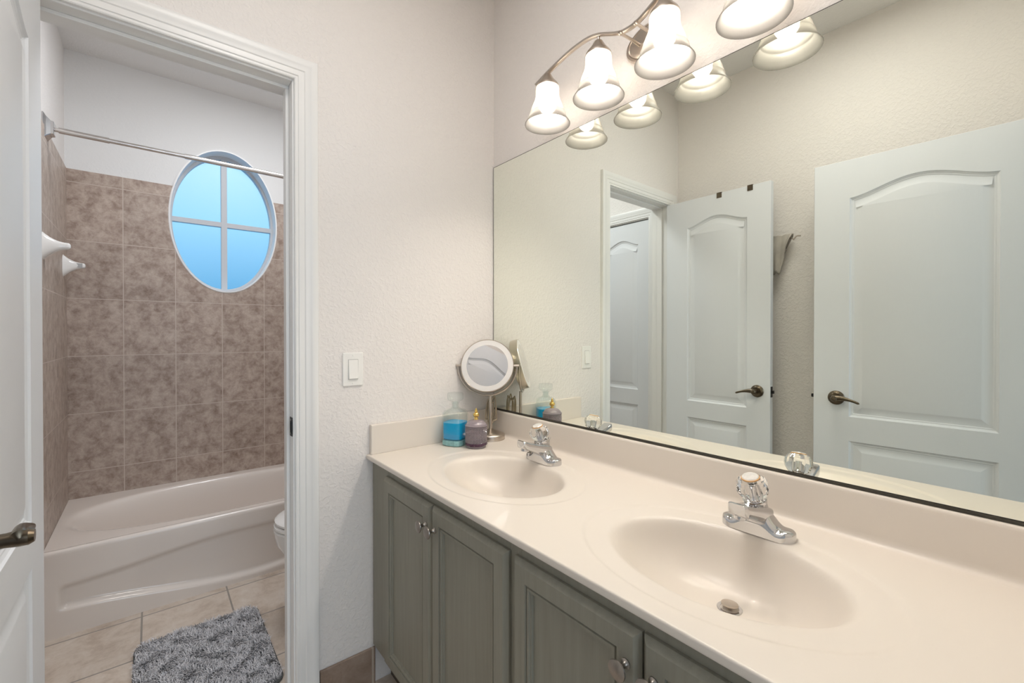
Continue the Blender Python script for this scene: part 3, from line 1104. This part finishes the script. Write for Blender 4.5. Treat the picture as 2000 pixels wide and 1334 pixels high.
# ------------------------------------------------------------------ bathtub
tub = thing('bathtub', 'white enamel alcove bathtub with moulded apron under the oval window', 'bathtub', (-.73, 1.41, 0))
TX0, TX1, TY0, TY1, TZ = XL + .009, XR - .009, 1.034, YT - .009, .356
tcx, tcy = (TX0 + TX1) / 2, 1.405
ta, tb, td = .685, .290, .285


def tub_z(x, y):
    px, py = abs((x - tcx) / ta), abs((y - tcy) / tb)
    r = (px ** 2.5 + py ** 2.5) ** (1 / 2.5)
    z = TZ
    e1 = softplus(1 - r, .018)
    z -= td * (1 - math.exp(-e1 / .085)) / (1 - math.exp(-1 / .085))
    return z


m = MB()
nx, ny = 170, 96
txs = [TX0 + (TX1 - TX0) * i / nx for i in range(nx + 1)]
tys = [TY0 + .018 + (TY1 - TY0 - .018) * j / ny for j in range(ny + 1)]
m.grid(txs, tys, lambda x, y: (x + .73, y - 1.41, tub_z(x, y)))
# rolled front edge and apron with its shallow moulded panel
zs = [0.0] + [.004 + (.327 - .004) * k / 60 for k in range(61)]


def apron_y(x, z):
    s = (x - TX0) / (TX1 - TX0)
    c = 1 - abs(2 * s - 1)
    top = .205 + .060 * sstep(0, .9, c)
    bot = .110 - .085 * sstep(0, 1.0, c)
    ins = sstep(.055, .085, c) * sstep(bot - .006, bot + .022, z) * (1 - sstep(top - .024, top + .008, z))
    return TY0 + .004 + .020 * ins - .004 * z


rows = [('a', z) for z in zs] + [('p', q) for q in ((-.001, .336), (-.001, .345), (.002, .351), (.007, .3545), (.0125, .3558))]


def apf(x, i):
    k, p = rows[int(i)]
    if k == 'a':
        return (x + .73, apron_y(x, p) - 1.41, p)
    return (x + .73, TY0 + .004 + p[0] - 1.41, p[1])


m.grid(txs, list(range(len(rows))), apf)
m.build('tub_shell', M_TUB, tub, 60)

# ------------------------------------------------------------------ toilet (only its front shows past the jamb)
tl = thing('toilet', 'white toilet peeking out past the doorway jamb beside the bathtub', 'toilet', (-.477, .575, 0))


def egg(cx, cy, lf, lb, wv, z, n=40):
    out = []
    for k in range(n):
        t = 2 * pi * k / n
        c_, s_ = cos(t), sin(t)
        out.append((cx + (lb if c_ > 0 else lf) * c_, cy + wv * s_, z))
    return out


m = MB()
m.loft([egg(.05, 0, .20, .22, .105, 0), egg(.05, 0, .19, .21, .095, .03), egg(.05, 0, .17, .20, .085, .12), egg(.03, 0, .185, .21, .105, .19), egg(.00, 0, .215, .22, .150, .26),
        egg(-.02, 0, .235, .23, .175, .33), egg(-.02, 0, .245, .24, .185, .375), egg(-.02, 0, .247, .24, .186, .392), egg(-.02, 0, .240, .235, .180, .398)])
m.build('bowl', M_PORC, tl, 50)
MB().loft([egg(-.02, 0, .240, .22, .183, .399), egg(-.02, 0, .246, .22, .187, .404), egg(-.02, 0, .246, .22, .187, .413), egg(-.02, 0, .240, .215, .182, .418)]).build('seat', M_PORC, tl, 40)
MB().loft([egg(-.02, 0, .236, .215, .180, .4215), egg(-.02, 0, .243, .22, .185, .425), egg(-.02, 0, .243, .22, .185, .433), egg(-.02, 0, .230, .21, .174, .440), egg(-.02, 0, .12, .12, .09, .444)]).build('lid', M_PORC, tl, 40)
tk = MB().box(.265, .465, -.225, .225, .36, .70).build('tank', M_PORC, tl, 0, .02, 3)
MB().box(.255, .475, -.235, .235, .701, .735).build('tank_lid', M_PORC, tl, 0, .012, 3)
MB().tube([(.255, .16, .64), (.245, .16, .64), (.243, .10, .632)], .007, 10).build('flush_lever', M_CHROME, tl)

# ------------------------------------------------------------------ bath rug
rug = thing('bath_rug', 'shaggy grey bath rug on the tiled floor in front of the bathtub', 'rug', (-.992, .480, 0))


def rrect(hx, hy, r, z, n=8):
    out = []
    for cx, cy, a0 in ((hx - r, hy - r, 0), (-hx + r, hy - r, 90), (-hx + r, -hy + r, 180), (hx - r, -hy + r, 270)):
        for k in range(n + 1):
            a = radians(a0 + 90 * k / n)
            out.append((cx + r * cos(a), cy + r * sin(a), z))
    return out


HX, HY, RR = .212, .278, .045
MB().loft([rrect(HX, HY, RR, .0005), rrect(HX + .001, HY + .001, RR, .004), rrect(HX, HY, RR, .008)]).build('rug_backing', pmat('dark_grey_rug_backing', (.10, .105, .105), .9), rug, 40)
m = MB()
rnd = random.Random(3)
cnt = 0
while cnt < 15000:
    x, y = rnd.uniform(-HX, HX), rnd.uniform(-HY, HY)
    qx, qy = max(0, abs(x) - (HX - RR)), max(0, abs(y) - (HY - RR))
    if qx * qx + qy * qy > (RR - .004) ** 2:
        continue
    cnt += 1
    tuft = sin(x * 60 + 2.5 * sin(y * 31)) + sin(y * 52 + 2 * sin(x * 27))
    ang = tuft * 1.3 + rnd.gauss(0, .7) + 2.6
    lean = rnd.uniform(.35, 1.1)
    ln = rnd.uniform(.016, .027)
    wv = rnd.uniform(.0007, .0013)
    d = Vector((cos(ang), sin(ang), 0))
    sd = Vector((-d.y, d.x, 0))
    p0 = Vector((x, y, .006))
    p1 = p0 + Vector((0, 0, ln * .5)) + d * ln * .22 * lean
    p2 = p0 + Vector((0, 0, ln * (.95 - .40 * lean))) + d * ln * .75 * lean
    vs = [p0 - sd * wv, p0 + sd * wv, p1 - sd * wv, p1 + sd * wv, p2 - sd * wv * .45, p2 + sd * wv * .45]
    m.add(vs, [(0, 1, 3, 2), (2, 3, 5, 4)])


def pile_mat():
    mt, nt, b = new_mat('grey_shag_pile')
    N, L = nt.nodes, nt.links
    g = N.new('ShaderNodeNewGeometry')
    r_ = N.new('ShaderNodeValToRGB')
    c = r_.color_ramp
    c.elements[0].color = (.32, .32, .34, 1)
    c.elements[1].color = (.80, .79, .81, 1)
    c.elements.new(.45).color = (.62, .61, .63, 1)
    L.new(g.outputs['Random Per Island'], r_.inputs[0])
    L.new(r_.outputs[0], b.inputs['Base Color'])
    b.inputs['Roughness'].default_value = .7
    return mt


tag(m.build('rug_pile', pile_mat(), rug, 0, recalc=False), kind='stuff')

# ------------------------------------------------------------------ shower rod
rod = thing('shower_rod', 'old chrome shower curtain rod spanning above the bathtub', 'curtain rod', (-.73, 1.20, 2.122))
MB().tube([(XL + .73 + .010, 0, 0), (-1.452 + .73, 0, 0)], .0085, 16).tube([(-1.452 + .73, 0, 0), (-1.290 + .73, 0, 0)], .0122, 16).tube([(-1.014 + .73, 0, 0), (XR + .73 - .010, 0, 0)], .0122, 16).build('outer_tube', M_CHROME_OLD, rod, 40)
MB().tube([(-1.292 + .73, 0, 0), (-1.012 + .73, 0, 0)], .0098, 16).build('inner_tube', M_CHROME_OLD, rod, 40)
for xx, s_ in ((XL, 1), (XR, -1)):
    fl = MB().loft([[(xx + .73 + s_ * dx, hw * sy, hw * sz * 1.15) for sy, sz in ((-1, -1), (1, -1), (1, 1), (-1, 1))] for hw, dx in ((.046, .0005), (.047, .004), (.036, .012), (.025, .024), (.023, .034))])
    fl.build('flange', M_CHROME, rod, 0, .002)

# ------------------------------------------------------------------ ceramic towel bar posts
def make_post(loc, label, side):
    p = thing('towel_bar_bracket', label, 'bracket', loc, 0, 'ceramic towel bar brackets on the tile')
    rings = []
    for t in [k / 20 for k in range(21)]:
        x = .082 * t
        q = (1 - t) ** 2.2
        hw = .0165 + .020 * q
        hh = .0135 + .044 * q
        zc = -.004 + .006 * t
        if t > .9:
            f_ = sqrt(max(.05, 1 - ((t - .9) / .1) ** 2))
            hw *= .35 + .65 * f_
            hh *= .35 + .65 * f_
        ring = []
        for k in range(28):
            a = 2 * pi * k / 28
            ca, sa = cos(a), sin(a)
            ring.append((x, hw * math.copysign(abs(ca) ** .7, ca), zc + hh * math.copysign(abs(sa) ** .7, sa)))
        rings.append(ring)
    MB().loft(rings).build('bracket_body', M_PORC, p, 50)
    MB().box(.050, .072, side * .0172 - .001, side * .0172 + .001, -.009, .012).build('bar_socket', M_SOCKET, p, 0, .0005)
    return p


pb1 = make_post((XL + .0075, 1.110, 1.610), 'white ceramic towel bar bracket on the tiled end wall, nearer the door', 1)
make_post((XL + .0075, 1.660, 1.592), 'white ceramic towel bar bracket on the tiled end wall, deeper in the bath corner', -1)

# ------------------------------------------------------------------ over-door hanger on the open bath door
oh = thing('over_door_hanger', 'dark metal over-door hanger hooked over the top of the open bath door', 'hanger', (-1.3635, -.42, 2.036))
for yy in (.080, -.086):
    m = MB()
    m.box(.0176, .0196, yy - .014, yy + .014, -.028, .0025).box(-.0196, .0196, yy - .014, yy + .014, .0004, .0025).box(-.0202, -.0182, yy - .014, yy + .014, -.20, .0025)
    m.build('strap', M_BRONZE, oh, 0)
MB().box(-.0240, -.0202, -.14, .14, -.20, -.170).build('cross_rail', M_BRONZE, oh, 0, .001)

# ------------------------------------------------------------------ towel on its rail behind the open door
tr = thing('towel_rail', 'thin pale metal towel rail on the left wall behind the open door', 'towel rail', (XL, -.56, 1.745))
MB().tube([(.045, .13, 0), (.045, -.105, 0), (.045, -.118, -.012), (.045, -.130, .003), (.045, -.140, .004), (.045, -.150, .002)], .004, 10).build('rail', M_NICKEL, tr, 40)
for yy in (.10,):
    MB().tube([(0, yy, 0), (.045, yy, 0)], .006, 10).lathe([(.018, 0), (.016, .006), (.006, .009)], (0, yy, 0), (1, 0, 0), 18).build('wall_bracket', M_NICKEL, tr, 40)
tw = thing('hand_towel', 'grey and pale pink towel draped on the rail behind the open door', 'towel', (XL + .045, -.600, 1.745))
m = MB()
rnd = random.Random(5)
nu, nv = 30, 26
def tow(i, j):
    u, v = i / nu, j / nv            # u across, v over the rail front->back
    yy = -.075 + .150 * u
    s_ = (v - .5) * 2
    hang = abs(s_)
    fold = .010 * sin(u * 13 + 2 * hang) + .006 * sin(u * 29 + 1.3)
    x = (.008 + .014 * min(1, hang * 3) + .45 * fold * hang) * (1 if s_ > 0 else -1)
    z = .012 - hang * (.20 if s_ > 0 else .11) * (.35 + .65 * sstep(.0, .35, u)) + fold * .6
    if hang < .15:
        z = .010 + .004 * cos(hang / .15 * pi / 2) + .02 * (.15 - hang) + fold * .2
    yy *= 1 - .30 * hang
    return (x, yy, z)
m.grid(list(range(nu + 1)), list(range(nv + 1)), tow)
to = m.build('towel_cloth', M_TOWEL, tw, 60)
sm = to.modifiers.new('thick', 'SOLIDIFY')
sm.thickness = .005
sm.offset = 0
